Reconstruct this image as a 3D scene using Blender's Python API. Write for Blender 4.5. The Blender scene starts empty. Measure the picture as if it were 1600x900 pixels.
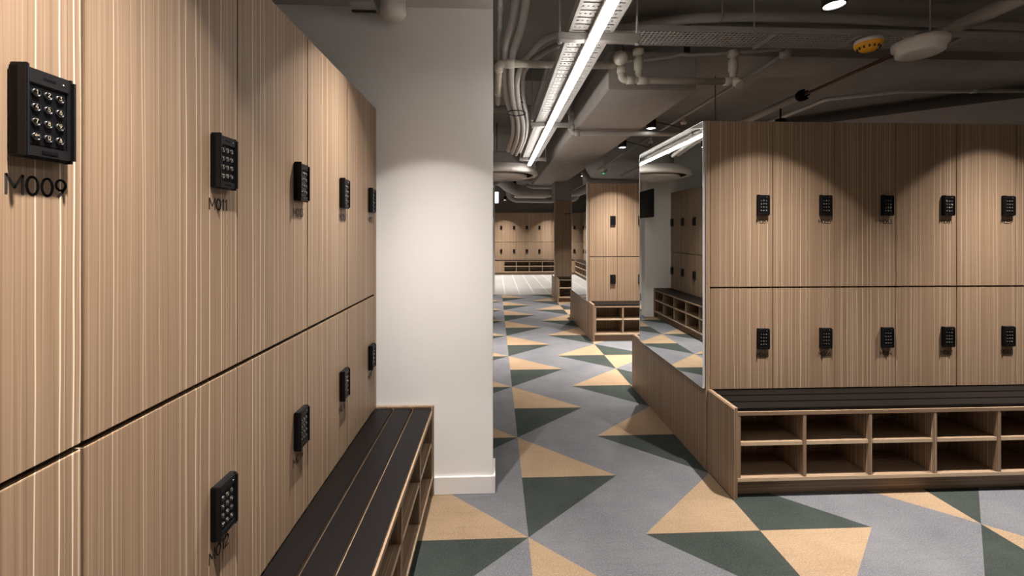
import bpy, bmesh, math, random
from mathutils import Vector, Matrix
random.seed(7)
PI = math.pi
C = bpy.context.scene.collection
SC = bpy.context.scene

# ------------------------------------------------------------------ camera, world, exposure
F, YH, TH, CH = 645.7, 363.0, 0.0407, 1.34          # focal length and horizon in pixels of a 1600 wide frame
cam_d = bpy.data.cameras.new('camera'); cam = bpy.data.objects.new('camera', cam_d); C.objects.link(cam)
cam.location = (0, 0, CH); cam.rotation_euler = (PI/2, 0, -TH)
cam_d.sensor_width = 36; cam_d.lens = F/1600*36; cam_d.shift_y = -(450-YH)/1600
cam_d.clip_start = 0.02; cam_d.clip_end = 60
SC.camera = cam
w = bpy.data.worlds.new('world'); SC.world = w; w.use_nodes = True
w.node_tree.nodes['Background'].inputs[0].default_value = (0.9, 0.85, 0.8, 1)
w.node_tree.nodes['Background'].inputs[1].default_value = 0.02
SC.view_settings.view_transform = 'Standard'; SC.view_settings.look = 'None'
SC.view_settings.exposure = 0.0; SC.view_settings.gamma = 1; SC.view_settings.use_curve_mapping = False
SPOT_W = 270.0          # watts of one ceiling spotlight
LED_E = 27.0            # emission of the linear lamp
SPOT_COL = (1.0, 0.94, 0.885)

# ------------------------------------------------------------------ materials
def nodes(name):
    m = bpy.data.materials.new(name); m.use_nodes = True
    nt = m.node_tree; return m, nt, nt.nodes['Principled BSDF']
def N(nt, t, **kw):
    n = nt.nodes.new(t)
    for k, v in kw.items(): setattr(n, k, v)
    return n
def math_n(nt, op, a, b=None, c=None, clamp=False):
    n = N(nt, 'ShaderNodeMath', operation=op, use_clamp=clamp)
    for i, v in enumerate((a, b, c)):
        if v is None: continue
        if hasattr(v, 'type'): nt.links.new(v, n.inputs[i])
        else: n.inputs[i].default_value = v
    return n.outputs[0]
def mixc(nt, fac, a, b):
    n = N(nt, 'ShaderNodeMix', data_type='RGBA')
    if hasattr(fac, 'type'): nt.links.new(fac, n.inputs[0])
    else: n.inputs[0].default_value = fac
    for i, v in ((6, a), (7, b)):
        if hasattr(v, 'type'): nt.links.new(v, n.inputs[i])
        else: n.inputs[i].default_value = (*v, 1)
    return n.outputs[2]
def noise(nt, vec, scale, detail=2, rough=.5):
    n = N(nt, 'ShaderNodeTexNoise'); n.inputs['Scale'].default_value = scale
    n.inputs['Detail'].default_value = detail; n.inputs['Roughness'].default_value = rough
    nt.links.new(vec, n.inputs['Vector']); return n.outputs['Fac']
def comb(nt, x, y, z=0.0):
    n = N(nt, 'ShaderNodeCombineXYZ')
    for i, v in enumerate((x, y, z)):
        if hasattr(v, 'type'): nt.links.new(v, n.inputs[i])
        else: n.inputs[i].default_value = v
    return n.outputs[0]
def plain(name, col, rough=.5, metal=0, var=.06, scale=25, bump=0.0, spec=.5):
    m, nt, b = nodes(name)
    tc = N(nt, 'ShaderNodeTexCoord')
    f = noise(nt, tc.outputs['Object'], scale, 3)
    d = tuple(c*(1-var*2) for c in col); l = tuple(min(1, c*(1+var)) for c in col)
    nt.links.new(mixc(nt, f, d, l), b.inputs['Base Color'])
    b.inputs['Roughness'].default_value = rough; b.inputs['Metallic'].default_value = metal; b.inputs['Specular IOR Level'].default_value = spec
    if bump:
        bn = N(nt, 'ShaderNodeBump'); bn.inputs['Strength'].default_value = bump; bn.inputs['Distance'].default_value = .002
        nt.links.new(f, bn.inputs['Height']); nt.links.new(bn.outputs[0], b.inputs['Normal'])
    return m
def wood(name, horizontal=False, base=(.235, .156, .098), pale=(.68, .56, .41), dark=(.150, .095, .058), strength=1.0):
    m, nt, b = nodes(name)
    if horizontal:
        tc = N(nt, 'ShaderNodeTexCoord'); s = N(nt, 'ShaderNodeSeparateXYZ'); nt.links.new(tc.outputs['Object'], s.inputs[0])
        u = math_n(nt, 'ADD', s.outputs[1], s.outputs[2]); v = s.outputs[0]
    else:
        g = N(nt, 'ShaderNodeNewGeometry'); s = N(nt, 'ShaderNodeSeparateXYZ'); nt.links.new(g.outputs['Position'], s.inputs[0])
        u = math_n(nt, 'ADD', s.outputs[0], s.outputs[1]); v = s.outputs[2]
    def band(su, sv, off, detail=1):
        return noise(nt, comb(nt, math_n(nt, 'MULTIPLY', u, su), math_n(nt, 'MULTIPLY', v, sv), off), 1.0, detail)
    broad = band(14, .35, 3.0, 2); fine = band(330, 1.6, 9.0, 2); mid = band(85, .7, 5.0, 2)
    gate = band(9, .15, 77.0, 1)
    c1 = mixc(nt, math_n(nt, 'MULTIPLY_ADD', mid, 1.3, -.2, clamp=True), dark, base)
    c2 = mixc(nt, math_n(nt, 'MULTIPLY_ADD', fine, 1.9, -.6, clamp=True), c1, tuple(x*1.28 for x in base))
    c3 = mixc(nt, math_n(nt, 'MULTIPLY', math_n(nt, 'MULTIPLY_ADD', broad, 1.8, -.4, clamp=True), .25), c2, tuple(x*1.15 for x in base))
    def lines(per_m, half, keep, seed):                  # thin veneer lines at random places, one per strip at most
        wob = math_n(nt, 'MULTIPLY', math_n(nt, 'SUBTRACT', band(6, .8, seed+5.0, 3), .5), .022)
        t_ = math_n(nt, 'MULTIPLY', math_n(nt, 'ADD', u, wob), per_m)
        cell = math_n(nt, 'FLOOR', t_); fr = math_n(nt, 'FRACT', t_)
        wn = N(nt, 'ShaderNodeTexWhiteNoise', noise_dimensions='1D'); nt.links.new(math_n(nt, 'ADD', cell, seed), wn.inputs['W'])
        rs = N(nt, 'ShaderNodeSeparateColor'); nt.links.new(wn.outputs['Color'], rs.inputs[0])
        pos = math_n(nt, 'MULTIPLY_ADD', rs.outputs[0], .7, .15)
        d = math_n(nt, 'DIVIDE', math_n(nt, 'ABSOLUTE', math_n(nt, 'SUBTRACT', fr, pos)), half*per_m)
        ln = math_n(nt, 'SUBTRACT', 1.6, math_n(nt, 'MULTIPLY', d, 1.6), clamp=True)
        on = math_n(nt, 'MULTIPLY', math_n(nt, 'GREATER_THAN', rs.outputs[1], keep), math_n(nt, 'MULTIPLY_ADD', rs.outputs[2], .65, .35))
        return math_n(nt, 'MULTIPLY', ln, on)
    l1 = math_n(nt, 'MULTIPLY', lines(50, .0013, .38, 3.0), .92*strength)
    l2 = math_n(nt, 'MULTIPLY', lines(130, .0007, .45, 71.0), math_n(nt, 'MULTIPLY_ADD', gate, 3.0, -1.0, clamp=True))
    l2 = math_n(nt, 'MULTIPLY', l2, .75*strength)
    l3 = math_n(nt, 'MULTIPLY', lines(170, .0008, .5, 131.0), .5)
    c3 = mixc(nt, l3, c3, tuple(x*.7 for x in dark))
    c4 = mixc(nt, math_n(nt, 'MAXIMUM', l1, l2), c3, pale)
    nt.links.new(c4, b.inputs['Base Color'])
    b.inputs['Roughness'].default_value = .48
    b.inputs['Specular IOR Level'].default_value = .35
    bn = N(nt, 'ShaderNodeBump'); bn.inputs['Strength'].default_value = .12; bn.inputs['Distance'].default_value = .0006
    nt.links.new(fine, bn.inputs['Height']); nt.links.new(bn.outputs[0], b.inputs['Normal'])
    return m
def carpet(name, c1, c2):
    m, nt, b = nodes(name)
    g = N(nt, 'ShaderNodeNewGeometry'); P_ = g.outputs['Position']
    lo = noise(nt, P_, 3.2, 4, .6); hi = noise(nt, P_, 170, 3, .85)
    s = N(nt, 'ShaderNodeSeparateXYZ'); nt.links.new(P_, s.inputs[0])
    st = noise(nt, comb(nt, math_n(nt, 'MULTIPLY', s.outputs[0], 3.0), math_n(nt, 'MULTIPLY', s.outputs[1], 38.0)), 1.0, 3, .6)
    col = mixc(nt, math_n(nt, 'MULTIPLY_ADD', lo, 2.4, -.7, clamp=True), c1, c2)
    col = mixc(nt, math_n(nt, 'MULTIPLY', math_n(nt, 'MULTIPLY_ADD', st, 3, -1.5, clamp=True), .28), col, tuple(x*.62 for x in c1))
    col = mixc(nt, math_n(nt, 'MULTIPLY', math_n(nt, 'MULTIPLY_ADD', hi, 5, -2.3, clamp=True), .6), col, tuple(min(1, x*1.75) for x in c2))
    nt.links.new(col, b.inputs['Base Color']); b.inputs['Roughness'].default_value = .95
    b.inputs['Specular IOR Level'].default_value = .1
    bn = N(nt, 'ShaderNodeBump'); bn.inputs['Strength'].default_value = .55; bn.inputs['Distance'].default_value = .004
    nt.links.new(hi, bn.inputs['Height']); nt.links.new(bn.outputs[0], b.inputs['Normal'])
    return m
def emit(name, col, e):
    m, nt, b = nodes(name)
    b.inputs['Emission Color'].default_value = (*col, 1); b.inputs['Emission Strength'].default_value = e
    b.inputs['Base Color'].default_value = (*col, 1)
    return m
def tile_mat():
    m, nt, b = nodes('floor_tile')
    g = N(nt, 'ShaderNodeNewGeometry'); s = N(nt, 'ShaderNodeSeparateXYZ'); nt.links.new(g.outputs['Position'], s.inputs[0])
    def grout(v, off, pitch, wd):
        f = math_n(nt, 'FRACT', math_n(nt, 'DIVIDE', math_n(nt, 'SUBTRACT', v, off), pitch))
        d = math_n(nt, 'ABSOLUTE', math_n(nt, 'SUBTRACT', f, .5))
        return math_n(nt, 'GREATER_THAN', d, .5 - wd/pitch/2)
    gx = grout(s.outputs[0], .215, .32, .011); gy = grout(s.outputs[1], 8.9, .64, .008)
    n = noise(nt, comb(nt, math_n(nt, 'MULTIPLY', s.outputs[0], 3), math_n(nt, 'MULTIPLY', s.outputs[1], 9)), 1.0, 4, .6)
    col = mixc(nt, math_n(nt, 'MULTIPLY_ADD', n, 2, -.5, clamp=True), (.15, .145, .138), (.205, .198, .188))
    col = mixc(nt, math_n(nt, 'MULTIPLY', gy, .35), col, (.30, .29, .28))
    col = mixc(nt, gx, col, (.40, .39, .38))
    nt.links.new(col, b.inputs['Base Color']); b.inputs['Roughness'].default_value = .42
    return m
M = dict(
    wood=wood('striped_oak_laminate'),
    woodh=wood('striped_oak_laminate_horizontal', True, strength=.55),
    edge=wood('pale_edging', True, base=(.50, .38, .26), pale=(.62, .5, .36), dark=(.40, .30, .20), strength=.4),
    slat=plain('dark_stained_timber', (.0045, .0036, .0034), .40, 0, .25, 60, .1, .16),
    black=plain('black_plastic', (.0055, .005, .0055), .45, spec=.22),
    gloss=plain('gloss_black_panel', (.004, .004, .005), .22, spec=.3),
    key=plain('chrome_key', (.07, .066, .064), .25, 1.0, .02),
    keyd=plain('dark_key', (.02, .02, .02), .3),
    digit=plain('key_digit', (.38, .32, .22), .5),
    ink=plain('black_lettering', (.018, .015, .014), .5),
    white=plain('white_paint', (.88, .86, .84), .6, 0, .015, 6, .05),
    skirting=plain('white_skirting', (.82, .79, .77), .4, 0, .01),
    ceil=plain('grey_ceiling_paint', (.30, .285, .268), .85, 0, .12, 4, .2),
    ceil_low=plain('pale_paint_and_lit_bulkhead', (.46, .435, .41), .85, 0, .06, 4, .1),
    concrete=plain('painted_concrete_beam', (.40, .37, .345), .75, 0, .10, 7, .35),
    galv=plain('galvanised_steel', (.34, .325, .31), .42, .0, .08, 14),
    painted=plain('grey_painted_metal', (.42, .39, .365), .5, 0, .08, 10),
    pvc=plain('cream_pvc', (.62, .57, .49), .42, 0, .05, 12),
    conduit=plain('pale_conduit', (.47, .45, .43), .5, 0, .07, 12),
    duct=plain('duct_wrap', (.34, .31, .29), .6, .1, .1, 12),
    copper=plain('red_brown_pipe', (.12, .045, .03), .45, .3),
    steel=plain('brushed_steel', (.52, .50, .49), .3, 1.0, .05),
    strip=plain('grey_mirror_backing', (.36, .335, .325), .35),
    trim=plain('polished_edge', (.85, .86, .86), .25, .3),
    strut=plain('strut_steel', (.22, .205, .19), .5),
    yellow=plain('yellow_plastic', (.80, .36, .015), .4, 0, .05),
    plastic=plain('white_plastic', (.70, .66, .61), .4, 0, .03),
    dark=plain('dark_recess', (.03, .027, .025), .8),
    ga=carpet('grey_carpet', (.078, .079, .086), (.120, .119, .126)),
    ta=carpet('tan_carpet', (.178, .122, .075), (.245, .173, .110)),
    gr=carpet('green_grey_carpet', (.019, .0235, .0205), (.034, .040, .035)),
    tile=tile_mat(),
    led=emit('led_diffuser', (1, .965, .92), LED_E),
    lamp=emit('spot_lens', (1, .96, .9), 14),
    green=emit('green_indicator', (.05, 1, .25), 2.5),
    screen=emit('lit_sign_face', (.85, .93, 1), 2.2),
)
mm, nt, b = nodes('mirror_glass')
b.inputs['Base Color'].default_value = (.74, .77, .76, 1); b.inputs['Metallic'].default_value = 1; b.inputs['Roughness'].default_value = .015
M['mirror'] = mm

# ------------------------------------------------------------------ mesh helpers
class MB:
    def __init__(s): s.bm = bmesh.new(); s.mats = []
    def mi(s, m):
        if m not in s.mats: s.mats.append(m)
        return s.mats.index(m)
    def box(s, x0, x1, y0, y1, z0, z1, m, bev=0.0):
        r = bmesh.ops.create_cube(s.bm, size=1)
        for v in r['verts']:
            v.co = Vector(((x0+x1)/2 + v.co.x*(x1-x0), (y0+y1)/2 + v.co.y*(y1-y0), (z0+z1)/2 + v.co.z*(z1-z0)))
        fs = {f for v in r['verts'] for f in v.link_faces}; k = s.mi(m)
        for f in fs: f.material_index = k
        if bev:
            es = list({e for v in r['verts'] for e in v.link_edges})
            rr = bmesh.ops.bevel(s.bm, geom=es, offset=bev, segments=2, affect='EDGES', clamp_overlap=True)
            for f in rr['faces']: f.material_index = k
        return s
    def tube(s, pts, r, m, n=12, cap=True):
        pts = [Vector(p) for p in pts]; k = s.mi(m); rings = []
        up = None
        for i, p in enumerate(pts):
            d = (pts[min(i+1, len(pts)-1)] - pts[max(i-1, 0)]).normalized()
            if up is None:
                a = Vector((0, 0, 1)) if abs(d.z) < .9 else Vector((1, 0, 0))
                up = (a - d*a.dot(d)).normalized()
            else:
                up = (up - d*up.dot(d)).normalized()
            sd = d.cross(up); rr = r[i] if isinstance(r, (list, tuple)) else r
            rings.append([s.bm.verts.new(p + (up*math.cos(2*PI*j/n) + sd*math.sin(2*PI*j/n))*rr) for j in range(n)])
        for a, b_ in zip(rings, rings[1:]):
            for j in range(n):
                f = s.bm.faces.new((a[j], a[(j+1) % n], b_[(j+1) % n], b_[j])); f.material_index = k; f.smooth = True
        if cap:
            for rg in (rings[0][::-1], rings[-1]):
                f = s.bm.faces.new(rg); f.material_index = k
        return s
    def lathe(s, prof, m, cx=0, cy=0, n=32, axis='z', mats=None):
        rings = []
        for (r, z) in prof:
            ring = []
            for j in range(n):
                a = 2*PI*j/n; c, q = max(r, 1e-5)*math.cos(a), max(r, 1e-5)*math.sin(a)
                ring.append(s.bm.verts.new((cx+c, cy+q, z) if axis == 'z' else (cx+c, z, cy+q)))
            rings.append(ring)
        for i, (a, b_) in enumerate(zip(rings, rings[1:])):
            k = s.mi(mats[i] if mats else m)
            for j in range(n):
                f = s.bm.faces.new((a[j], a[(j+1) % n], b_[(j+1) % n], b_[j])); f.material_index = k; f.smooth = True
        return s
    def prism(s, poly, z0, z1, m):                      # poly in xy
        k = s.mi(m)
        a = [s.bm.verts.new((x, y, z0)) for x, y in poly]; b_ = [s.bm.verts.new((x, y, z1)) for x, y in poly]
        n = len(poly)
        fs = [s.bm.faces.new(a[::-1]), s.bm.faces.new(b_)]
        for i in range(n): fs.append(s.bm.faces.new((a[i], a[(i+1) % n], b_[(i+1) % n], b_[i])))
        for f in fs: f.material_index = k
        return s
    def strokes(s, lines, wd, m, y=0.0, th=.0006):      # polylines in the xz plane, drawn as round ribbons facing -y
        k = s.mi(m)
        for ln in lines:
            for a, b_ in zip(ln, ln[1:]):
                a, b_ = Vector((a[0], 0, a[1])), Vector((b_[0], 0, b_[1]))
                d = b_-a
                if d.length < 1e-7: continue
                d.normalize(); q = Vector((-d.z, 0, d.x))*wd/2; e = d*wd*.35
                vs = []
                for yy in (y, y-th):
                    vs.append([s.bm.verts.new(Vector((p.x, yy, p.z))) for p in (a-e+q, a-e-q, b_+e-q, b_+e+q)])
                fs = [s.bm.faces.new(vs[1])]
                for i in range(4): fs.append(s.bm.faces.new((vs[0][i], vs[0][(i+1) % 4], vs[1][(i+1) % 4], vs[1][i])))
                for f in fs: f.material_index = k
        return s
    def mesh(s, name, smooth=False):
        bmesh.ops.recalc_face_normals(s.bm, faces=s.bm.faces)
        me = bpy.data.meshes.new(name); s.bm.to_mesh(me); s.bm.free()
        for m in s.mats: me.materials.append(m)
        return me
    def build(s, name, parent=None):
        return link(name, s.mesh(name), parent)
def link(name, me, parent=None):
    o = bpy.data.objects.new(name, me); C.objects.link(o)
    if parent: o.parent = parent
    return o
def tag(o, label=None, cat=None, group=None, kind=None):
    if label: o['label'] = label
    if cat: o['category'] = cat
    if group: o['group'] = group
    if kind: o['kind'] = kind
    return o
def thing(name, label, cat, loc=(0, 0, 0), rz=0, group=None):
    o = bpy.data.objects.new(name, None); C.objects.link(o); o.empty_display_size = .1
    o.location = loc; o.rotation_euler = (0, 0, rz)
    return tag(o, label, cat, group)
def dup(root, loc, rz, label, group=None):
    r = root.copy(); C.objects.link(r); r.location = loc; r.rotation_euler = (0, 0, rz); r['label'] = label
    if group: r['group'] = group
    for ch in list(root.children):
        c = ch.copy(); C.objects.link(c); c.parent = r
        for g in list(ch.children):
            d = g.copy(); C.objects.link(d); d.parent = c
    return r
def struct(mb, name): return tag(mb.build(name), kind='structure')
def smooth_pts(pts, k=6):                                # Catmull-Rom through points
    P_ = [Vector(p) for p in pts]; out = []
    for i in range(len(P_)-1):
        p0, p1, p2, p3 = P_[max(i-1, 0)], P_[i], P_[i+1], P_[min(i+2, len(P_)-1)]
        for j in range(k):
            t = j/k
            out.append(.5*((2*p1) + (p2-p0)*t + (2*p0-5*p1+4*p2-p3)*t*t + (3*p1-p0-3*p2+p3)*t**3))
    out.append(P_[-1]); return out
_c, _s = math.cos(TH), math.sin(TH)
def at(px, py, Y):                                       # a point of the room seen at that spot of the photograph, at depth Y
    a, b_ = (px-800)/F, (YH-py)/F
    rx, ry = a*_c+_s, -a*_s+_c
    return Vector((rx*Y/ry, Y, CH + b_*Y/ry))

# ------------------------------------------------------------------ dimensions of the place
ZT, ZM, ZB = 1.968, 1.029, .451           # locker top, seam between rows, bench top
A, WD = .605, .364                        # left lockers stand at x = -A; locker width
Y0, YW = .632, 2.132                      # first seam of the left bank; white wall
XL, YC, PU, PV = .146, 1.8105, .5215, .886   # carpet lattice
YR = 2.282                                # door plane of the first island
XM, XI = 1.174, 1.209                     # mirror plane and first door edge of the islands
YT = 8.87                                 # carpet ends, tiles begin
YF = 13.3                                 # far bank of lockers
ZS = 2.9                                  # slab

# ------------------------------------------------------------------ shell
def floor():
    mb = MB(); bm = mb.bm
    ga, ta, gr, ti = mb.mi(M['ga']), mb.mi(M['ta']), mb.mi(M['gr']), mb.mi(M['tile'])
    kinds = {-1: ('R', -.5, gr, ta), 0: ('R', 0, gr, ta), 1: ('L', -.5, gr, ta), 2: ('R', -.5, ta, gr), 3: ('L', 0, ta, gr)}
    def kind(i):
        if i in kinds: return kinds[i]
        return kinds[i % 4]
    def tri(pts, k):
        vs = [bm.verts.new((XL+PU*u, YC+PV*v, 0)) for u, v in pts]
        f = bm.faces.new(vs); f.material_index = k
    for i in range(-4, 14):
        t, o, lo, hi = kind(i)
        b_, a_ = (i, i+1) if t == 'R' else (i+1, i)
        for n in range(-6, 10):
            v = n+o
            tri([(b_, v), (a_, v+.5), (b_, v+.5)], lo); tri([(b_, v+.5), (a_, v+.5), (b_, v+1)], hi)
            tri([(b_, v+1), (a_, v+.5), (a_, v+1.5)], ga)
    bmesh.ops.remove_doubles(bm, verts=bm.verts, dist=1e-4)
    def cut(co, no):
        bmesh.ops.bisect_plane(bm, geom=bm.verts[:]+bm.edges[:]+bm.faces[:], plane_co=co, plane_no=no, clear_outer=True)
    cut((0, YT, 0), (0, 1, 0)); cut((0, -2.5, 0), (0, -1, 0)); cut((-1.3, 0, 0), (-1, 0, 0)); cut((6.5, 0, 0), (1, 0, 0))
    vs = [bm.verts.new(p) for p in ((-1.3, YT, 0), (6.5, YT, 0), (6.5, 14.2, 0), (-1.3, 14.2, 0))]
    bm.faces.new(vs).material_index = ti
    for f in bm.faces:
        if f.normal.z < 0: f.normal_flip()
    # a slab under the finish
    mb.box(-1.3, 6.5, -2.5, 14.2, -.12, -.004, M['concrete'])
    me = bpy.data.meshes.new('floor'); bm.to_mesh(me); bm.free()
    for m in mb.mats: me.materials.append(m)
    tag(link('floor', me), kind='structure')
floor()
struct(MB().box(-1.3, 6.6, -2.6, 14.3, ZS, ZS+.15, M['ceil']), 'ceiling')
struct(MB().box(-1.3, -.012, -2.5, YW, 2.49, ZS-.002, M['ceil_low']), 'trim_1')        # lowered ceiling over the left bay
struct(MB().box(-1.45, -1.3, -2.6, 14.3, 0, ZS, M['white']), 'wall_left')
struct(MB().box(6.5, 6.65, -2.6, 14.3, 0, ZS, M['ceil']), 'wall_right')
struct(MB().box(-1.3, 6.5, -2.65, -2.5, 0, ZS, M['white']), 'wall_back')
struct(MB().box(-1.3, 6.5, 14.2, 14.35, 0, ZS, M['ceil_low']), 'wall_front')
struct(MB().box(-1.3, -.012, YW, YW+.16, 0, ZS-.002, M['white'], .002), 'wall_bay')
struct(MB().box(-.312, -.009, YW-.011, YW, 0, .09, M['skirting'], .002)
       .box(-.0118, -.0, YW-.011, YW+.16, 0, .09, M['skirting'], .002), 'baseboard_bay')
struct(MB().box(-1.3, -.03, 6.47, 6.62, 0, ZS-.002, M['white'], .002), 'wall_middle')
struct(MB().box(-.15, -.03, 6.459, 6.47, 0, .09, M['skirting'], .002), 'baseboard_middle')
struct(MB().box(-1.3, -.01, 8.9, 9.05, 0, ZS-.002, M['white'], .002), 'wall_far_bay')
# dropped concrete box, cross beams, curved bulkhead, column head
struct(MB().box(.80, 1.43, 2.886, 8.8, 2.352, 2.62, M['concrete'], .006).box(.86, 1.37, 2.95, 8.7, 2.62, ZS-.001, M['ceil']), 'trim_2')
struct(MB().box(1.45, 6.5, 3.02, 3.42, 2.66, ZS-.001, M['ceil']), 'trim_3')
struct(MB().box(-.01, .79, 3.75, 4.2, 2.72, ZS-.001, M['ceil']), 'trim_4')
outer, inner = [], []
for t in range(0, 13):
    s_ = t/12
    x = 3.5 + 3.0*s_; y = 5.9 - 2.6*s_**.8
    outer.append((x, y)); inner.append((x+.1, y+.5))
struct(MB().prism(outer + inner[::-1], 2.486, 2.73, M['ceil_low']), 'trim_5')  # paler colour stands in for light on the bulkhead below the dark ceiling
struct(MB().box(1.19, 1.75, 8.2, 8.66, ZT+.004, ZS-.001, M['ceil']), 'trim_6')
struct(MB().box(.55, 1.35, 10.4, 12.4, 2.25, 2.5, M['concrete'], .004), 'trim_7')

# ------------------------------------------------------------------ numerals
def arc(cx, cy, rx, ry, a0, a1, n=10):
    return [(cx+rx*math.cos(math.radians(a0+(a1-a0)*i/n)), cy+ry*math.sin(math.radians(a0+(a1-a0)*i/n))) for i in range(n+1)]
G = {
 'M': (.78, [[(0, 0), (0, 1), (.39, .32), (.78, 1), (.78, 0)]]),
 '0': (.58, [arc(.29, .5, .29, .5, 0, 360, 22)]),
 '1': (.26, [[(0, .8), (.24, 1), (.24, 0)]]),
 '2': (.5, [arc(.25, .74, .25, .26, 170, -35, 12) + [(0, 0), (.52, 0)]]),
 '3': (.5, [[(.02, 1), (.5, 1), (.22, .6)] + arc(.2, .3, .3, .3, 80, -155, 12)]),
 '4': (.56, [[(.56, .27), (0, .27), (.34, 1)], [(.4, .5), (.4, 0)]]),
 '5': (.5, [[(.46, 1), (.06, 1), (.03, .56)] + arc(.2, .32, .3, .32, 110, -150, 12)]),
 '6': (.54, [arc(.27, .31, .27, .31, 0, 360, 18), [(.40, 1), (.18, .72), (.03, .42)]]),
 '7': (.5, [[(0, 1), (.5, 1), (.17, 0)]]),
 '8': (.54, [arc(.27, .27, .27, .27, 0, 360, 16), arc(.27, .77, .22, .23, 0, 360, 16)]),
 '9': (.54, [arc(.27, .69, .27, .31, 0, 360, 18), [(.51, .58), (.36, .28), (.14, 0)]]),
 's': (.3, [arc(.15, .45, .14, .13, 40, 270, 6) + arc(.15, .15, .14, .15, 90, -140, 6)]),
 't': (.26, [[(.12, .85), (.12, .05), (.26, 0)], [(0, .58), (.26, .58)]]),
 'a': (.36, [arc(.17, .27, .17, .27, 0, 360, 10), [(.34, .55), (.34, 0)]]),
 'r': (.22, [[(0, .55), (0, 0)], [(0, .3), (.1, .5), (.22, .55)]]),
 '#': (.6, [[(.08, 0), (.52, 0), (.52, .5), (.08, .5), (.08, 0)], arc(.3, .55, .15, .3, 0, 180, 8)]),
}
def text_lines(t, h, x0, z0, gap=.2, wscale=1.0):
    x = 0; out = []
    for ch in t:
        wd_, ls = G[ch]
        for l in ls: out.append([(x0+(x+px)*h*wscale, z0+pz*h) for px, pz in l])
        x += wd_+gap
    return out, (x-gap)*h*wscale
def centred(t, h, cx, z0, gap=.2, wscale=1.0):
    _, wd_ = text_lines(t, h, 0, 0, gap, wscale)
    return text_lines(t, h, cx-wd_/2, z0, gap, wscale)[0]

# ------------------------------------------------------------------ keypad lock (local: front faces -y, origin at lower left back corner)
LW, LH, LT = .067, .115, .020
def lock_mesh():
    mb = MB(); k = M['black']
    mb.box(0, LW, -LT*.72, 0, 0, LH, k, .002)
    mb.box(0, .0045, -LT-.003, -.002, .0, LH+.002, k, .0012)                    # thin lip on the hinge side
    mb.box(.0555, LW+.0005, -LT-.001, -.002, -.001, LH, k, .0045)                  # rounded grip
    mb.box(.004, .058, -LT*.9, -.004, LH-.021, LH-.001, k, .0015)                # top strip
    mb.box(.004, .058, -LT*.9, -.004, .001, .0155, k, .0015)                     # bottom strip
    mb.box(.022, .042, -LT*.9-.0008, -.01, .006, .0105, M['gloss'], .0004)
    mb.box(.024, .040, -LT*.9-.0003, -.01, LH-.0125, LH-.0095, M['gloss'])
    return mb.mesh('lock')
ME_LOCK = lock_mesh()
ME_PANEL = MB().box(.0075, .054, -LT*.80, -.006, .0165, .0925, M['gloss'], .0006).mesh('key_panel')
ME_LIGHT = MB().lathe([(.0011, -LT*.9-.0007), (.0001, -LT*.9-.0012)], M['plastic'], .0485, LH-.011, 10, 'y').mesh('indicator_light')
KEYS = []
yk = -LT*.80
for r_, row in enumerate((('1', '2', '3'), ('4', '5', '6'), ('7', '8', '9'), ('start', '0', '#'))):
    for c_, ch in enumerate(row):
        cx, cz = .0165+.0145*c_, .0835-.0187*r_
        mb = MB()
        mb.lathe([(.0049, yk-.0001), (.0047, yk-.0026), (.0042, yk-.0022), (.0028, yk-.0009), (.0001, yk-.0003)], M['key'], cx, cz, 18, 'y',
                 mats=[M['keyd'], M['keyd'], M['key'], M['key']])
        if ch == 'start': ls = centred(ch, .0032, cx, cz+.0006, .12); wd_ = .00035
        else: ls = centred(ch, .0050, cx, cz-.0012, 0); wd_ = .0005
        mb.strokes(ls, wd_, M['digit'], yk-.0022, .0003)
        KEYS.append(mb.mesh('key'))
def keys_simple():
    mb = MB()
    for r_ in range(4):
        for c_ in range(3):
            cx, cz = .0165+.0145*c_, .0835-.0187*r_
            mb.lathe([(.0045, yk-.0001), (.0042, yk-.0012), (.0030, yk-.0007), (.0001, yk-.0004)], M['key'], cx, cz, 8, 'y')
    return mb.mesh('keys')
ME_KEYS = keys_simple()

_door = {}
def locker(loc, rz, upper, label, group, number=None, width=WD, detail=True, lock=True):
    """origin: floor-level left corner of the door front; local x runs along the row, -y is the front"""
    z0, z1 = (ZM, ZT) if upper else (0, ZM)
    d0 = ZM+.003 if upper else ZB+.004
    key = (upper, width)
    if key not in _door:
        door = MB().box(.0021, width-.0021, 0, .018, d0, z1-(.0 if upper else .0065), M['wood'], .0009).mesh('door')
        body = MB().box(.0008, width-.0008, .0195, .50, z0+(.001 if upper else 0), z1-(.0012), M['wood'])
        if not upper: pass
        _door[key] = (door, body.mesh('body'))
    t = thing('locker', label, 'locker', loc, rz, group)
    link('door', _door[key][0], t); link('body', _door[key][1], t)
    if not lock: return t
    lx = width-.0945; lz = (1.4355 if upper else .6815)
    lk = link('lock', ME_LOCK, t); lk.location = (lx, -.0002, lz)
    p = link('key_panel', ME_PANEL, lk)
    if detail:
        for m in KEYS: link('key', m, lk)
        link('indicator_light', ME_LIGHT, lk)
    else: link('keys', ME_KEYS, lk)
    if number:
        ls, _ = text_lines(number, .0232, lx-.001, lz-.0463, .19)
        MB().strokes(ls, .0029, M['ink'], -.0001, .0004).build('number', t)
    return t

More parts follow.
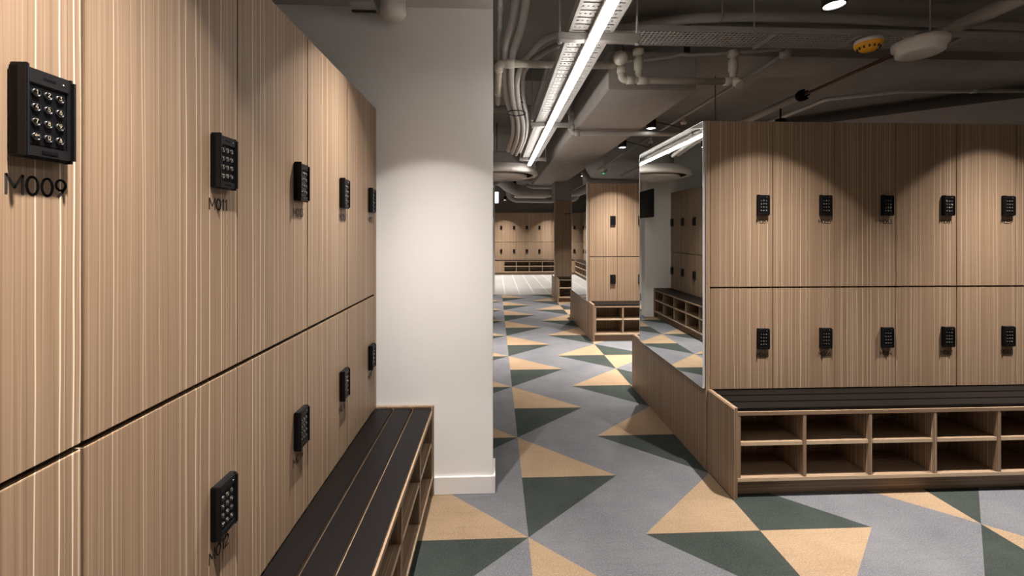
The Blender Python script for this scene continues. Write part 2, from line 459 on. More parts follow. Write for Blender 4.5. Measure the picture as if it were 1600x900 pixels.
# ------------------------------------------------------------------ bench with shoe cubbies (local: front faces -y, x along)
def bench(label, loc, rz, L, D, pitch, first=None, end_left=True, end_right=False, panel_depth=None, solid=0.0, group='slatted benches with shoe cubbies'):
    """origin at the floor, at the left end of the bench where it meets the lockers' front"""
    t = thing('bench', label, 'bench', loc, rz, group)
    x0 = .020 if end_left else 0; x1 = L-(.020 if end_right else 0)
    sw = (D-.012-2*.009)/3
    for i in range(3):
        ya = -.001-i*(sw+.009)
        MB().box(x0+.001, x1-.001, ya-sw, ya, ZB-.016, ZB, M['slat'], .0016).build('seat_slat', t)
    zf = ZB-.0165; wh = M['woodh']
    MB().box(x0, x1, -D+.004, -.002, zf-.019, zf, wh, .0006).build('top_board', t)
    MB().box(x0, x1, -D+.0052, -.001, .083, .101, wh).box(x0, x1, -D+.004, -D+.005, .083, .101, M['edge']).build('shelf', t)
    MB().box(x0, x1, -D+.04, -.002, 0, .0825, wh).build('plinth', t)
    MB().box(x0, x1, -.016, -.001, .1015, zf-.0195, M['wood']).build('back_panel', t)
    xs = [x0]; x = x0 + (first if first else pitch) - .009
    while x < x1-.06: xs.append(x); x += pitch
    xs.append(x1-.018)
    if solid:
        xs = [v for v in xs if v >= solid] ; xs = [solid]+xs
        MB().box(x0, solid-.001, -D+.002, -.02, .1015, zf-.0195, M['wood']).build('solid_panel', t)
    for v in xs: MB().box(v, v+.018, -D+.005, -.0165, .1015, zf-.0195, M['wood'], .0005).build('divider', t)
    for a, b_ in zip(xs, xs[1:]):
        if b_-a > .06: MB().box(a+.0185, b_-.0005, -D+.0092, -.0165, .262, .280, wh).box(a+.0185, b_-.0005, -D+.008, -D+.009, .262, .280, M['edge']).build('shelf', t)
    for fl, xa in ((end_left, 0), (end_right, L-.019)):
        if fl:
            mb = MB().box(xa, xa+.019, -D, (panel_depth or -.001), 0, ZB+.006, M['wood'], .0008)
            mb.build('end_panel', t)
    return t

# ------------------------------------------------------------------ left bay
RL = PI/2
bank = 'wood laminate lockers in the left bay'
for k, (up, lo) in enumerate((('M009', 'M010'), ('M011', 'M012'), ('M013', 'M014'), ('M015', 'M016'), ('M017', 'M018'))):
    yb = Y0+(k-1)*WD
    pos = ('beside the camera', 'between M009 and M013', 'next after M011', 'second from the white wall', 'against the white wall')[k]
    locker((-A, yb, 0), RL, True, f'upper left-bay locker numbered {up}, striped wood door, {pos}', bank, up)
    pos = ('nearest the camera', 'over the near end of the bench', 'next after M012 above the bench', 'second from the white wall', 'against the white wall')[k]
    locker((-A, yb, 0), RL, False, f'lower left-bay locker numbered {lo}, striped wood door, {pos}', bank, lo)
tag(MB().box(-A-.5, -A, Y0+4*WD+.001, YW-.001, 0, ZT, M['wood'], .0008).build('filler_panel'),
    'narrow striped wood filler strip between left lockers and white wall', 'panel')
bench('dark slatted bench under the left lockers, ending at the white wall', (-A, -.6, 0), RL, YW-.001+.6, A-.313, .346, first=YW+.6-.02-7*.346+.009,
      end_left=False, end_right=True)

# ------------------------------------------------------------------ islands
def end_mirror(label, y0, y1):
    t = thing('mirror', label, 'mirror', (XM, (y0+y1)/2, ZB))
    L_ = (y1-y0)/2
    MB().box(0, .0115, -L_, L_, .008, ZT-ZB, M['strip'], .0006).build('backing', t)
    MB().box(-.0025, -.0002, -L_+.003, L_-.003, .011, ZT-ZB-.003, M['mirror']).build('glass', t)
    MB().box(-.0035, .0005, -L_-.0005, -L_+.003, .008, ZT-ZB, M['trim']).box(-.0035, .0005, L_-.003, L_+.0005, .008, ZT-ZB, M['trim']) \
        .box(-.0035, .0005, -L_+.003, L_-.003, ZT-ZB-.003, ZT-ZB, M['trim']).box(-.0035, .0005, -L_+.003, L_-.003, .008, .011, M['trim']).build('edge_trim', t)
def side_panel(label, y0, y1, z0=0):
    tag(MB().box(XM+.0120, XI-.001, y0, y1, z0, ZT, M['wood'], .0008).build('side_panel'), label, 'panel')
PD = .262                                                # bench depth in front of the island doors
# island 1
i1 = 'wood laminate lockers of the near island'
for k, (up, lo) in enumerate((('M067', 'M068'), ('M065', 'M066'), ('M063', 'M064'), ('M061', 'M062'), ('M059', 'M060'), (None, None), (None, None))):
    x = XI+k*WD
    if up:
        pos = ('next to the tall mirror', 'second from the mirror', 'middle of the visible row', 'fourth from the mirror', 'fifth from the mirror')[k]
        locker((x, YR, 0), 0, True, f'upper near-island locker numbered {up}, {pos}', i1, up)
        locker((x, YR, 0), 0, False, f'lower near-island locker numbered {lo}, {pos}', i1, lo)
    else:
        for u in (True, False):
            locker((x, YR, 0), 0, u, f"{'upper' if u else 'lower'} near-island locker {'at the right frame edge' if k == 5 else 'outside the frame on the right'}", i1)
side_panel('striped wood side panel of the near island behind its mirror', YR-.001, 3.315, .0)
end_mirror('tall steel-edged mirror on the near island reflecting the lamp strip', YR+.004, 3.310)
L1 = 7*WD + XI-1.199
bench('dark slatted bench with shoe cubbies in front of lockers M059 to M068', (1.199-.0, YR-.0015, 0), 0, L1, PD-.01, .346, first=.350, end_left=True, end_right=True)
tag(MB().box(XI, XI+7*WD-.004, YR+.505, 3.31, 0, ZT-.002, M['wood']).build('back_cabinet'), 'wood locker block on the back of the near island', 'cabinet')
# low wood side skirt closing the island end below the mirror
tag(MB().box(1.1935, 1.1985, YR-PD-.001, 3.56, 0, ZB+.003, M['wood'], .0006).build('skirt_panel'),
    'low striped wood panel along the near island end under the mirror', 'panel')
bench('bench on the far side of the near island, behind the mirror', (XI+7*WD, 3.3125, 0), PI, 7*WD-.0+.009, .235, .346, end_left=False, end_right=True)

# island 2
Y2 = 5.262
i2 = 'wood laminate lockers of the second island'
for k in range(5):
    x = XI+k*WD
    for u in (True, False):
        nm = ('beside its mirror', 'half hidden by the near mirror', 'third along, hidden by the near island', 'fourth along, hidden by the near island', 'fifth along, hidden by the near island')[k]
        locker((x, Y2, 0), 0, u, f"{'upper' if u else 'lower'} locker of the second island {nm}", i2, detail=False)
side_panel('striped wood side panel of the second island behind its mirror', Y2-.001, 6.30)
end_mirror('tall mirror on the second island reflecting distant cubbies', Y2+.004, 6.295)
bench('dark slatted bench with cubbies in front of the second island', (1.199, Y2-.0015, 0), 0, 5*WD+XI-1.199, .25, .346, first=.35, end_left=True, end_right=True)
tag(MB().box(XI, XI+5*WD-.004, Y2+.505, 6.295, 0, ZT-.002, M['wood']).build('back_cabinet'), 'wood locker block on the back of the second island', 'cabinet')
tag(MB().box(1.1935, 1.1985, Y2-.257, 6.53, 0, ZB+.003, M['wood'], .0006).build('skirt_panel'),
    'low striped wood panel along the second island end under its mirror', 'panel')
bench('bench on the far side of the second island', (XI+5*WD, 6.2975, 0), PI, 5*WD+.009, .23, .346, end_left=False, end_right=True)

# island 3: a shallow cabinet around a column
t = thing('cabinet', 'tall dark wood cabinet on a shallow island before the tiled floor', 'cabinet', (XI, 8.18, 0))
MB().box(0, .56, .0195, .46, 0, ZT, M['wood'], .001).build('body', t)
MB().box(.0016, .55, 0, .018, ZB+.004, ZT, M['wood'], .001).build('door', t)
MB().box(.17, .36, -.003, -.0005, 1.70, 1.718, M['dark'], .0005).build('slot', t)
side_panel('striped wood side panel of the shallow third island', 8.179, 8.64)
end_mirror('narrow mirror on the third island side', 8.186, 8.635)
bench('short cubby bench in front of the shallow third island', (1.199, 8.1785, 0), 0, .59, .30, .346, first=.35, end_left=True, end_right=True)
tag(MB().box(1.1935, 1.1985, 7.874, 8.66, 0, ZB+.003, M['wood'], .0006).build('skirt_panel'), 'low striped wood panel along the third island end', 'panel')

# far bank across the tiled floor
WF = .412; xf = .255-2*WF
ordinal = ['hidden', 'leftmost', 'second', 'third', 'fourth', 'fifth', 'sixth', 'seventh', 'eighth', 'ninth', 'tenth']
for k in range(10):
    for u in (True, False):
        row = 'upper' if u else 'lower'
        locker((xf+k*WF, YF, 0), 0, u, f'{row} locker of the far wall bank, {ordinal[k]} visible from the white wall' if k else f'{row} locker of the far wall bank, hidden behind the white wall',
               'lockers along the far wall', width=WF, detail=False)
bench('long cubby bench under the far wall lockers beyond the tiles', (xf, YF-.0015, 0), 0, 10*WF, .30, .412, first=.412+.0, end_left=False, end_right=True, solid=.255-xf+.02)

# banks along the left side further in (seen in the mirrors)
XB = -.45
def left_bank(y1, n, what, grp):
    for k in range(n):
        for u in (True, False):
            locker((XB, y1-(n-k)*WD, 0), RL, u, f"{'upper' if u else 'lower'} locker of the {what}, {['against its end wall','second','third','fourth','fifth','sixth','seventh','eighth','ninth','tenth'][n-1-k]}{'' if k == n-1 else ' from its end wall'}",
                   grp, detail=False)
    bench(f'cubby bench in front of the {what}', (XB, y1-n*WD, 0), RL, n*WD-.001, .28, .364, first=.364, end_left=False, end_right=True)
left_bank(6.465, 7, 'left bank reflected in the near mirror', 'lockers reflected in the near mirror')
left_bank(13.29-.3, 10, 'left bank beside the tiles', 'lockers reflected in the second mirror')
struct(MB().box(-1.3, -.96, 3.7, 6.46, 0, 2.2, M['white']), 'wall_lining')

# television on the wall end, seen in the mirror
t = thing('television', 'black flat television fixed beside the white wall, seen in the mirror', 'television', (-.028, 6.545, 1.57))
MB().box(-.02, .005, -.42, .42, 0, .43, M['black'], .004).build('housing', t)
MB().box(-.0225, -.0205, -.40, .40, .015, .415, M['gloss']).build('screen', t)

# lit sign box by the far white wall
t = thing('sign', 'small lit white sign box on the corner of the far white wall', 'sign', (-.0085, 8.97, 1.97))
MB().box(0, .085, -.012, .012, 0, .25, M['plastic'], .002).build('housing', t)
MB().box(.004, .081, -.0150, -.0125, .006, .244, M['screen']).build('face', t)

# ------------------------------------------------------------------ lamps
# linear lamp on its slotted tray
def plate(mb, xs, ys, hole, z, m):
    k = mb.mi(m); V = {}
    def v(i, j):
        if (i, j) not in V: V[(i, j)] = mb.bm.verts.new((xs[i], ys[j], z))
        return V[(i, j)]
    for i in range(len(xs)-1):
        for j in range(len(ys)-1):
            if not hole(i, j):
                f = mb.bm.faces.new((v(i, j), v(i+1, j), v(i+1, j+1), v(i, j+1))); f.material_index = k
def light_tray():
    t = thing('cable_tray', 'slotted white cable tray running above the linear lamp', 'cable tray', (0, 0, 0))
    z = 2.30; x0, x1 = .352, .566; ya, yb = .6, 5.62
    xs = [x0, x0+.016]
    for i in range(8): xs += [xs[-1]+.009, xs[-1]+.009+.0135]
    xs.append(x1); xs = sorted(set(round(v, 5) for v in xs if v <= x1))
    ys = []; y = ya
    while y < yb: ys += [y, y+.020, y+.032, y+.052]; y += .062
    ys.append(yb)
    mb = MB()
    def hole(i, j):
        r = j % 4
        if i == 0 or i >= len(xs)-2: return False
        if r == 1: return 1 <= i <= len(xs)-3                 # a wide slot
        if r == 3: return i % 2 == 1                          # a row of small square holes
        return False
    ys2 = []; y = ya
    while y < yb: ys2 += [y, y+.022, y+.032, y+.050]; y += .060
    ys2.append(yb)
    plate(mb, xs, ys2, hole, z, M['galv'])
    o = mb.build('tray_floor', t); s_ = o.modifiers.new('solid', 'SOLIDIFY'); s_.thickness = .0015; s_.offset = 1
    MB().box(x0-.001, x0+.001, ya, yb, z, z+.05, M['galv']).box(x1-.001, x1+.001, ya, yb, z, z+.05, M['galv']).build('side_rail', t)
light_tray()
t = thing('linear_lamp', 'long glowing linear LED lamp running down the corridor ceiling', 'lamp', (.450, 1.0, 2.225))
MB().box(-.018, .018, -.4, 4.44, .006, .033, M['plastic'], .002).build('housing', t)
MB().box(-.023, .023, -.395, 4.435, -.006, .0058, M['led'], .002).build('diffuser', t)
for yy in (.1, 1.5, 2.9, 4.2): MB().tube([(0, yy, .033), (0, yy, .0745)], .004, M['galv'], 8).build('fixing', t)

def hanger(x0, x1, y, z, label, grp='strut hangers for trays'):
    t = thing('strut_hanger', label, 'hanger', (0, y, 0), 0, grp)
    MB().box(x0, x1, -.02, .02, z-.036, z, M['strut'], .002).build('strut', t)
    for x in (x0+.012, x1-.012):
        MB().tube([(x, 0, z-.045), (x, 0, ZS-.001)], .005, M['painted'], 8).build('rod', t)
        MB().tube([(x, 0, z-.048), (x, 0, z-.037)], .010, M['galv'], 6).build('nut', t)
hanger(.30, .70, 1.98, 2.297, 'grey strut hanger with threaded rods crossing under the lamp tray nearest us')
hanger(.31, .66, 3.6, 2.297, 'second strut hanger under the lamp tray by the concrete box')
hanger(.31, .66, 5.3, 2.297, 'last strut hanger at the far end of the lamp tray')

def perforated(label, x0, x1, y0, y1, z, pitch, along_x=True, lip=.03):
    t = thing('perforated_tray', label, 'cable tray', (0, 0, 0))
    mb = MB(); k = mb.mi(M['galv']); n1 = int((x1-x0)/pitch); n2 = max(2, int(round((y1-y0)/pitch)))
    dx, dy = (x1-x0)/n1, (y1-y0)/n2
    for i in range(n1):
        for j in range(n2):
            if (i % 60) == 59 or j in (0, n2-1) and False: 
                a, b_ = x0+i*dx, y0+j*dy
                f = mb.bm.faces.new([mb.bm.verts.new(p) for p in ((a, b_, z), (a+dx, b_, z), (a+dx, b_+dy, z), (a, b_+dy, z))]); f.material_index = k; continue
            cx, cy = x0+(i+.5)*dx, y0+(j+.5)*dy
            co = [mb.bm.verts.new((cx+sx*dx/2, cy+sy*dy/2, z)) for sx, sy in ((-1, -1), (1, -1), (1, 1), (-1, 1))]
            di = [mb.bm.verts.new((cx+sx*dx*.40, cy+sy*dy*.40, z)) for sx, sy in ((0, -1), (1, 0), (0, 1), (-1, 0))]
            for q in range(4):
                for f_ in ((co[q], co[(q+1) % 4], di[q]), (co[q], di[q], di[q-1])):
                    f = mb.bm.faces.new(f_); f.material_index = k
    mb.build('tray_floor', t)
    r = MB()
    if along_x: r.box(x0, x1, y0-.0015, y0, z-.004, z+lip, M['galv']).box(x0, x1, y1, y1+.0015, z-.004, z+lip, M['galv'])
    else: r.box(x0-.0015, x0, y0, y1, z-.004, z+lip, M['galv']).box(x1, x1+.0015, y0, y1, z-.004, z+lip, M['galv'])
    r.build('side_rail', t)
    return t
perforated('perforated cable tray crossing the ceiling towards the right', .60, 4.9, 2.235, 2.405, 2.448, .0243)
perforated('narrow perforated tray beside the bundled conduits', .37, .44, 2.95, 8.0, 2.535, .0175, False)
for x, l in ((1.55, 'rod hanger holding the crossing tray above the near mirror'), (2.65, 'rod hanger holding the crossing tray over the yellow detector'), (3.95, 'rod hanger holding the crossing tray at the far right')):
    t = thing('tray_hanger', l, 'hanger', (x, 2.32, 0), 0, 'rod hangers of the crossing tray')
    MB().box(-.018, .018, -.087, .087, 2.438, 2.4435, M['galv'], .001).build('strut', t)
    MB().tube([(0, .094, 2.44), (0, .094, ZS-.001)], .004, M['painted'], 8).box(-.008, .008, .084, .098, 2.438, 2.442, M['painted']).build('rod', t)

# ceiling spotlights
spot_proto = None
def spotlight(x, y, z, label, top, power=1.0, grp='black ceiling spotlights'):
    global spot_proto
    if spot_proto is None:
        t = thing('spotlight', label, 'spotlight', (x, y, z), 0, grp)
        MB().lathe([(.041, -.002), (.047, -.004), (.047, .10), (.043, .105), (.0001, .105)], M['black']).lathe([(.041, -.002), (.040, .012)], M['black']).build('housing', t)
        MB().lathe([(.040, .003), (.025, -.002), (.0001, -.004)], M['lamp']).build('lens', t)
        spot_proto = t
    else: t = dup(spot_proto, (x, y, z), 0, label, grp)
    for c in list(t.children):
        if c.name.startswith('stem'): bpy.data.objects.remove(c)
    MB().tube([(0, 0, .105), (0, 0, top-z)], .008, M['black'], 8).build('stem', t)
    ld = bpy.data.lights.new('spot_beam', 'SPOT'); ld.energy = SPOT_W*power; ld.color = SPOT_COL
    ld.spot_size = math.radians(88); ld.spot_blend = .13; ld.shadow_soft_size = .022
    ld.use_nodes = True; lt = ld.node_tree; em = lt.nodes['Emission']       # beam profile of a reflector lamp: strongest straight down
    g = lt.nodes.new('ShaderNodeNewGeometry'); sp = lt.nodes.new('ShaderNodeSeparateXYZ'); lt.links.new(g.outputs['Incoming'], sp.inputs[0])
    ab = math_n(lt, 'ABSOLUTE', sp.outputs[2]); lt.links.new(math_n(lt, 'POWER', ab, 10.0), em.inputs['Strength'])
    lo = bpy.data.objects.new('spot_beam', ld); C.objects.link(lo); lo.parent = t; lo.location = (0, 0, -.012)
    return t
SP = [
    (-.305, 1.56, 2.34, 'spotlight over the left bench nearest the white wall', 2.489, 1.2),
    (-.27, .50, 2.34, 'spotlight over the left bench beside the camera', 2.489, .68),
    (-.27, -.6, 2.34, 'spotlight over the left bay behind the camera', 2.489),
    (1.50, 1.77, 2.345, 'bright spotlight at the top edge right of centre, before the near island', ZS, .98),
    (2.84, 1.80, 2.34, 'spotlight before the near island beyond the right frame edge', ZS, .98),
    (4.2, 1.80, 2.34, 'spotlight before the near island far to the right', ZS),
    (1.50, .3, 2.34, 'spotlight above the near aisle behind the frame', ZS, .4),
    (1.50, 3.92, 2.34, 'lit spotlight just above the near mirror, the nearer of two', ZS, 1.45),
    (1.50, 4.82, 2.34, 'lit spotlight left of the near mirror, the farther of two', ZS, 1.45),
    (2.78, 3.92, 2.34, 'spotlight behind the near island', 2.548),
    (2.78, 4.78, 2.34, 'spotlight before the second island, hidden by the near one', 2.548),
    (1.50, 7.0, 2.30, 'spotlight behind the second island', ZS, 1.45),
    (-.12, 4.75, 2.34, 'added unseen spotlight over the middle left bench, hidden by the white wall', ZS, 1.8),  # added out of view to raise the ambient light in the middle bay
    (-.25, 7.6, 2.34, 'spotlight between the middle and far white walls', ZS),
    (-.10, 10.4, 2.34, 'spotlight over the left bank beside the tiles, nearer one', ZS),
    (-.10, 12.2, 2.34, 'spotlight over the left bank beside the tiles, farther one', ZS),
    (.30, 12.75, 2.34, 'tiny lit spotlight before the far lockers, left one', ZS, 1.45),
    (1.75, 12.75, 2.34, 'tiny lit spotlight before the far lockers, right one', ZS, 1.45),
    (3.1, 12.75, 2.34, 'spotlight before the far lockers, hidden right one', ZS, 1.45),
    (.45, 9.6, 2.42, 'spotlight over the near edge of the tiled floor', ZS, .7),
    (.45, 11.2, 2.42, 'spotlight over the middle of the tiled floor', ZS, .7),
    (2.0, 10.2, 2.42, 'spotlight over the tiles behind the islands, nearer', ZS),
    (2.0, 11.6, 2.42, 'spotlight over the tiles behind the islands, farther', ZS),
]
for s_ in SP: spotlight(*s_)

# ------------------------------------------------------------------ ceiling services
def pipe(name, label, cat, pts, r, m, grp=None, smooth=False, couplings=(), n=14):
    t = thing(name, label, cat, (0, 0, 0), 0, grp)
    P_ = smooth_pts(pts) if smooth else [Vector(p) for p in pts]
    if not smooth:                                   # round the corners a little
        Q = [P_[0]]
        for i in range(1, len(P_)-1):
            a, b_, c = P_[i-1], P_[i], P_[i+1]; d1 = (a-b_).normalized(); d2 = (c-b_).normalized(); e = min(r*1.5, (a-b_).length*.4, (c-b_).length*.4)
            for q in range(5):
                u = q/4; Q.append((b_+d1*e)*(1-u)**2 + b_*2*u*(1-u) + (b_+d2*e)*u*u)
        Q.append(P_[-1]); 
    else: Q = P_
    MB().tube(Q, r, m, n).build('run', t)
    for (p, d, l) in couplings:
        p = Vector(p); d = Vector(d).normalized()
        MB().tube([p-d*l/2, p-d*l/2*.96, p+d*l/2*.96, p+d*l/2], [r*1.05, r*1.28, r*1.28, r*1.05], m, n).build('coupling', t)
    return t
X, Yv, Zv = (1, 0, 0), (0, 1, 0), (0, 0, 1)
# cream sprinkler pipe on the left, elbow by the white wall
pipe('sprinkler_pipe', 'cream sprinkler pipe with an elbow beside the white wall', 'pipe', [(.025, 3.55, 2.45), (.025, 2.72, 2.45), (.80, 2.72, 2.45)], .024, M['pvc'],
     couplings=[((.025, 2.80, 2.45), Yv, .06), ((.095, 2.72, 2.45), X, .06), ((.025, 3.3, 2.45), Yv, .05)])
# tee, drop and run with two upright heads
t = pipe('sprinkler_pipe', 'cream sprinkler pipe with two upright heads before the concrete box', 'pipe',
         [(.838, 2.72, 2.475), (.838, 2.72, 2.355), (1.60, 2.72, 2.355)], .022, M['pvc'],
         couplings=[((.838, 2.72, 2.42), Zv, .04), ((.90, 2.72, 2.355), X, .05), ((.985, 2.72, 2.355), X, .07), ((1.57, 2.72, 2.355), X, .06), ((.838, 2.72, 2.485), Zv, .05)])
for x in (.955, 1.60):
    MB().tube([(x, 2.72, 2.36), (x, 2.72, 2.42), (x, 2.72, 2.425), (x, 2.72, 2.50), (x, 2.72, 2.505), (x, 2.72, 2.52), (x, 2.72, 2.525), (x, 2.72, 2.56)],
              [.020, .022, .030, .030, .020, .020, .036, .036], M['pvc'], 16).build('sprinkler_head', t)
MB().tube([(1.60, 2.735, 2.37), (1.61, 2.69, 2.34), (1.61, 2.66, 2.31)], [.028, .030, .027], M['pvc'], 14).build('elbow', t)
t = thing('junction_ball', 'round cream junction ball where the sprinkler pipes meet beside the lamp', 'pipe fitting', (.815, 2.66, 2.475))
MB().lathe([(.0001, -.045), (.03, -.036), (.046, -.012), (.046, .012), (.03, .036), (.0001, .045)], M['pvc']).build('shell', t)
MB().tube(smooth_pts([(.01, -.03, .02), (.0, -.05, .05), (-.03, -.05, .10), (-.06, -.03, .12)]), .003, M['black'], 6).build('wire', t)
# pipe under the concrete box
pipe('drain_pipe', 'grey pipe crossing under the concrete box with a white elbow', 'pipe',
     [(.745, 4.02, 2.70), (.745, 4.02, 2.315), (2.6, 4.02, 2.315)], .026, M['conduit'],
     couplings=[((.745, 4.02, 2.37), Zv, .05), ((.80, 4.02, 2.315), X, .05), ((.745, 4.02, 2.50), Zv, .05)])
# bundled flexible conduits left of the lamp
cp = [(836, -30, 2.15), (829, 10, 2.35), (822, 45, 2.5), (812, 74, 2.66), (806, 90, 2.82), (803, 126, 3.05), (806, 162, 3.35), (813, 190, 3.7), (812, 215, 4.2), (803, 240, 4.8)]
offs = [(-.068, .0, .03), (-.022, -.03, .0), (.024, .01, -.01), (.066, .03, .03)]
for i, (ox, oy, oz) in enumerate(offs[:2]):
    pts = [at(*p) + Vector((ox*(1.25 if k < 4 else 1), oy, oz)) for k, p in enumerate(cp)]
    pipe('conduit', ('thick pale conduit, left one of the hanging bundle', 'thick pale conduit, right one rising to the top of the bundle')[i], 'conduit', pts, .024, M['conduit'], 'bundled conduits', True)
for i, (ox, oy, oz) in enumerate(offs[2:]):
    head = [(880, 52, 2.75), (850, 62, 2.72), (830, 82, 2.74), (817, 100, 2.84)] if i == 0 else [(905, 58, 3.0), (868, 72, 2.9), (838, 90, 2.87), (822, 105, 2.9)]
    pts = [at(*p) for p in head] + [at(*p) + Vector((ox, oy, oz)) for p in cp[5:]]
    pipe('conduit', ('pale conduit bending from the lamp tray into the bundle', 'pale conduit at the back of the bundle beside the tray')[i], 'conduit', pts, .021, M['conduit'], 'bundled conduits', True)
t = thing('cable_ties', 'dark ties wrapped around the hanging conduit bundle', 'cable tie', tuple(at(807, 168, 3.42)))
for dz in (-.05, .02, .10): MB().lathe([(.078, dz), (.080, dz+.004), (.078, dz+.008)], M['black'], n=24).build('tie', t)
pipe('cross_pipe', 'grey pipe crossing behind the conduit bundle', 'pipe', [(-.01, 4.4, 2.655), (.78, 4.4, 2.655)], .04, M['duct'])
pipe('wall_conduit', 'thin grey conduit running beside the top of the white wall', 'conduit', [(.03, .9, 2.62), (.03, 3.7, 2.62)], .014, M['conduit'],
     couplings=[((.03, 2.35, 2.62), Yv, .04), ((.03, 2.6, 2.62), Yv, .04)])
# right hand side
pipe('ceiling_pipe', 'wide pipe curving across the top of the ceiling', 'pipe', [(.62, 3.05, 2.80), (1.0, 2.90, 2.80), (1.4, 2.76, 2.80), (2.1, 2.72, 2.80), (3.0, 2.74, 2.795), (4.6, 2.78, 2.79)], .032, M['painted'], None, True)
t = thing('pipe_bracket', 'small white bracket clasping the wide ceiling pipe', 'bracket', (1.52, 2.745, 2.80))
MB().tube(smooth_pts([(.0, -.034, .05), (.0, -.038, .0), (.0, -.03, -.034), (.0, .0, -.04)]), .005, M['galv'], 6).build('clip', t)
MB().tube([(0, -.034, .05), (0, -.034, .099)], .004, M['galv'], 6).build('rod', t)
pipe('conduit', 'thin conduit running from the junction ball to the round box', 'conduit', [tuple(at(*p)) for p in ((958, 97, 2.80), (1040, 90, 2.82), (1065, 85, 2.83), (1090, 86, 2.84), (1225, 77, 2.85))], .012, M['conduit'], None, True)
JB = at(1227, 84, 2.88)
t = thing('junction_box', 'small round junction box under the crossing tray', 'junction box', tuple(JB))
MB().lathe([(.0001, -.024), (.034, -.024), (.038, -.015), (.038, .02), (.0001, .022)], M['conduit']).build('box', t)
pipe('conduit', 'straight conduit running back from the round junction box', 'conduit', [(JB.x, JB.y+.04, JB.z), (JB.x, 8.3, JB.z)], .014, M['conduit'], couplings=[((JB.x, 3.9, JB.z), Yv, .05), ((JB.x, 3.4, JB.z), Yv, .04)])
for i, (yy, sy) in enumerate(((4.48, 3.92), (5.45, 4.82))):
    t = thing('lamp_socket', ('white plug socket with a looping black lead by the near mirror', 'white plug socket with a looping black lead, farther from us')[i], 'socket', (JB.x, yy, JB.z-.059), 0, 'plug sockets of the ceiling spotlights')
    MB().lathe([(.0001, -.03), (.026, -.03), (.034, -.012), (.034, .0), (.020, .002), (.020, .044)], M['plastic']).build('shell', t)
    dx = 1.5-JB.x
    MB().tube(smooth_pts([(0, 0, -.028), (-.03, -.05, -.09), (-.15, -.25, -.13), (dx+.12, sy-yy+.15, -.12), (dx+.012, sy-yy+.05, 2.42-(JB.z-.059))]), .005, M['black'], 8).build('lead', t)
pipe('thick_pipe', 'thick grey pipe entering at the top right corner', 'pipe', [(2.78, 1.0, 2.58), (2.78, 2.62, 2.58)], .040, M['painted'])
pipe('copper_pipe', 'thin red-brown pipe between the two thick grey pipes', 'pipe', [(2.78, 2.625, 2.58), (2.78, 3.60, 2.58)], .013, M['copper'])
t = thing('pipe_collar', 'black toothed collar where the red-brown pipe enters the grey one', 'pipe fitting', (2.78, 3.635, 2.58))
mb = MB().tube([(0, -.03, 0), (0, .0, 0), (0, .001, 0), (0, .03, 0)], [.030, .048, .052, .046], M['black'], 16)
for q in range(8):
    a_ = q*PI/4; mb.box(.046*math.cos(a_)-.006, .046*math.cos(a_)+.006, -.026, .01, .046*math.sin(a_)-.006, .046*math.sin(a_)+.006, M['black'])
mb.build('ring', t)
pipe('thick_pipe', 'grey pipe running back from the black collar above the near lockers', 'pipe', [(2.78, 3.67, 2.58), (2.78, 9.0, 2.58)], .036, M['painted'],
     couplings=[((2.78, 4.6, 2.58), Yv, .05)])
pipe('conduit', 'pale conduit bending from the right edge back over the near lockers', 'conduit', [(5.2, 3.46, 2.60), (3.55, 3.46, 2.57), (3.06, 3.70, 2.57), (3.06, 9.0, 2.57)], .018, M['conduit'],
     couplings=[((3.06, 4.3, 2.57), Yv, .05), ((3.06, 5.0, 2.57), Yv, .05), ((4.2, 3.46, 2.582), X, .05)])
t = thing('speaker', 'round white ceiling device hanging right of the yellow detector', 'ceiling device', tuple(at(1437, 86, 2.30)))
t.scale = (.78, .78, .78)
MB().lathe([(.0001, 0), (.09, 0), (.128, .004), (.140, .012), (.143, .052), (.160, .060), (.163, .098), (.155, .105), (.0001, .105)], M['plastic'], n=48).lathe([(.088, -.001), (.091, -.001)], M['painted'], n=48).build('shell', t)
MB().tube([(0, .0, .105), (0, .0, (2.4425-t.location.z)/.78)], .03, M['painted'], 12).build('stem', t)
t = thing('smoke_detector', 'yellow smoke detector with a white base below the crossing tray', 'smoke detector', tuple(at(1357, 80, 2.27)))
t.scale = (.95, .95, .95)
MB().lathe([(.0001, 0), (.034, .002), (.046, .010), (.052, .018)], M['yellow']).lathe([(.052, .018), (.066, .026), (.072, .044)], M['yellow']).build('cap', t)
mb = MB()
for q in range(14):
    a_ = q*2*PI/14; cx, cy = .0535*math.cos(a_), .0535*math.sin(a_)
    mb.tube([(cx, cy, .008), (cx*1.06, cy*1.06, .022)], .0045, M['dark'], 6)
mb.build('vents', t)
MB().lathe([(.072, .044), (.073, .050), (.070, .066), (.0001, .068)], M['plastic']).build('base', t)
MB().tube([(0, 0, .068), (0, 0, (2.4425-t.location.z)/.95)], .02, M['painted'], 12).build('stem', t)
t = thing('motion_sensor', 'round white motion sensor on the low ceiling above the left wall corner', 'sensor', (-.498, 2.045, 2.372))
t.scale = (1, 1, 1.0)
MB().lathe([(.0001, 0), (.017, .0), (.022, .004), (.024, .008)], M['pvc']).build('lens', t)
MB().lathe([(.024, .006), (.030, .004), (.058, .032), (.061, .040), (.057, .1175), (.0001, .1175)], M['plastic'], n=40).build('shell', t)
t = thing('ceiling_box', 'grey box on the low ceiling left of the motion sensor', 'box', (-.64, 2.05, 2.435))
MB().box(-.06, .06, -.06, .06, 0, .0545, M['painted'], .004).build('housing', t)
MB().box(-.066, .052, .012, .03, -.006, .0, M['dark'], .001).build('foot', t)
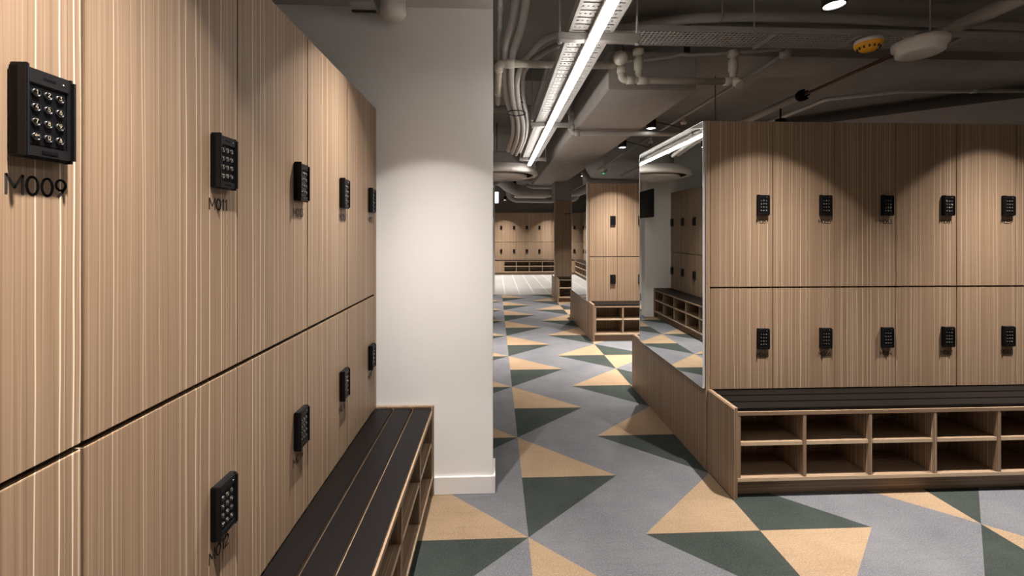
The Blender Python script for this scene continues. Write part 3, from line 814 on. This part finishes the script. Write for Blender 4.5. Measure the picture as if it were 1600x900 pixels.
# round air cassette
t = thing('air_cassette', 'round white air conditioning cassette beyond the end of the lamp', 'air conditioner', (.075, 5.9, 2.142))
R_ = .535
MB().lathe([(R_-.07, .012), (R_-.06, -.004), (R_-.02, -.002), (R_, .012), (R_-.01, .05), (R_-.05, .12), (.0001, .12)], M['plastic'], n=64).build('ring', t)
MB().lathe([(R_-.07, .012), (R_-.07, .07), (R_-.16, .07), (R_-.16, -.02)], M['dark'], n=64).build('air_slot', t)
prof = [(R_-.155, .0)]
r_ = R_-.155
while r_ > .1: prof += [(r_, -.03), (r_-.016, -.032), (r_-.018, -.018), (r_-.026, -.018)]; r_ -= .028
prof += [(.09, -.034), (.0001, -.034)]
MB().lathe(prof, M['plastic'], n=64).build('grille', t)
MB().lathe([(.30, .12), (.30, .30), (.0001, .30)], M['painted']).build('body', t)
MB().tube([(.2, 0, .30), (.2, 0, ZS-2.143)], .006, M['painted'], 8).tube([(-.05, 0, .30), (-.05, 0, ZS-2.143)], .006, M['painted'], 8).build('rod', t)
# ducts beyond
pipe('duct', 'wide wrapped duct sweeping across the ceiling behind the air cassette', 'duct', [(-.01, 8.3, 2.42), (.12, 8.6, 2.42), (.32, 9.05, 2.33), (.62, 9.2, 2.26), (1.3, 9.2, 2.25), (3.2, 9.2, 2.25)], .125, M['duct'], None, True, n=24)
pipe('silver_duct', 'thin silver duct curving above the tiled floor', 'duct', [(.35, 9.8, 2.50), (.30, 9.9, 2.40), (.33, 10.0, 2.24), (.45, 10.05, 2.14), (.8, 10.1, 2.12), (2.6, 10.1, 2.12)], .055, M['galv'], None, True, n=18)
pipe('far_pipe', 'pale pipe crossing under the far end of the concrete box', 'pipe', [(.70, 8.95, 2.36), (.78, 8.72, 2.30), (1.0, 8.70, 2.29), (2.4, 8.70, 2.29)], .035, M['conduit'], None, True)
pipe('overhead_pipe', 'grey pipe passing above the second island lockers', 'pipe', [(1.44, 6.9, 2.5), (1.50, 6.7, 2.24), (1.75, 6.6, 2.16), (3.6, 6.6, 2.16)], .05, M['painted'], None, True)
pipe('riser_pipe', 'short slanting pipe above the second island lockers', 'pipe', [(2.22, 6.1, 1.971), (2.22, 6.1, 2.20), (3.0, 6.0, 2.42)], .03, M['conduit'])
t = thing('detector', 'small white detector with a green light above the second island', 'detector', (1.56, 5.9, 2.19))
MB().lathe([(.0001, 0), (.02, 0), (.045, .02), (.055, .035), (.055, .06), (.0001, .06)], M['plastic']).build('shell', t)
MB().lathe([(.0001, -.008), (.010, -.006), (.012, .004)], M['green']).build('green_light', t)
MB().tube([(0, 0, .06), (0, 0, ZS-2.191)], .008, M['painted'], 8).build('stem', t)
t = thing('drop_rod', 'thin threaded rod dropping behind the top of the near lockers', 'rod', (1.93, 3.55, 2.1))
MB().tube([(0, 0, 0), (0, 0, ZS-2.101)], .004, M['dark'], 6).build('rod', t)

for x in (.9, 2.3):
    t = thing('duct_hanger', 'thin rod holding the silver duct, ' + ('left one' if x < 1 else 'right one hidden by the third island'), 'hanger', (x, 10.1, 0), 0, 'rods of the silver duct')
    MB().tube([(0, 0, 2.17), (0, 0, ZS-.001)], .005, M['painted'], 8).build('rod', t)
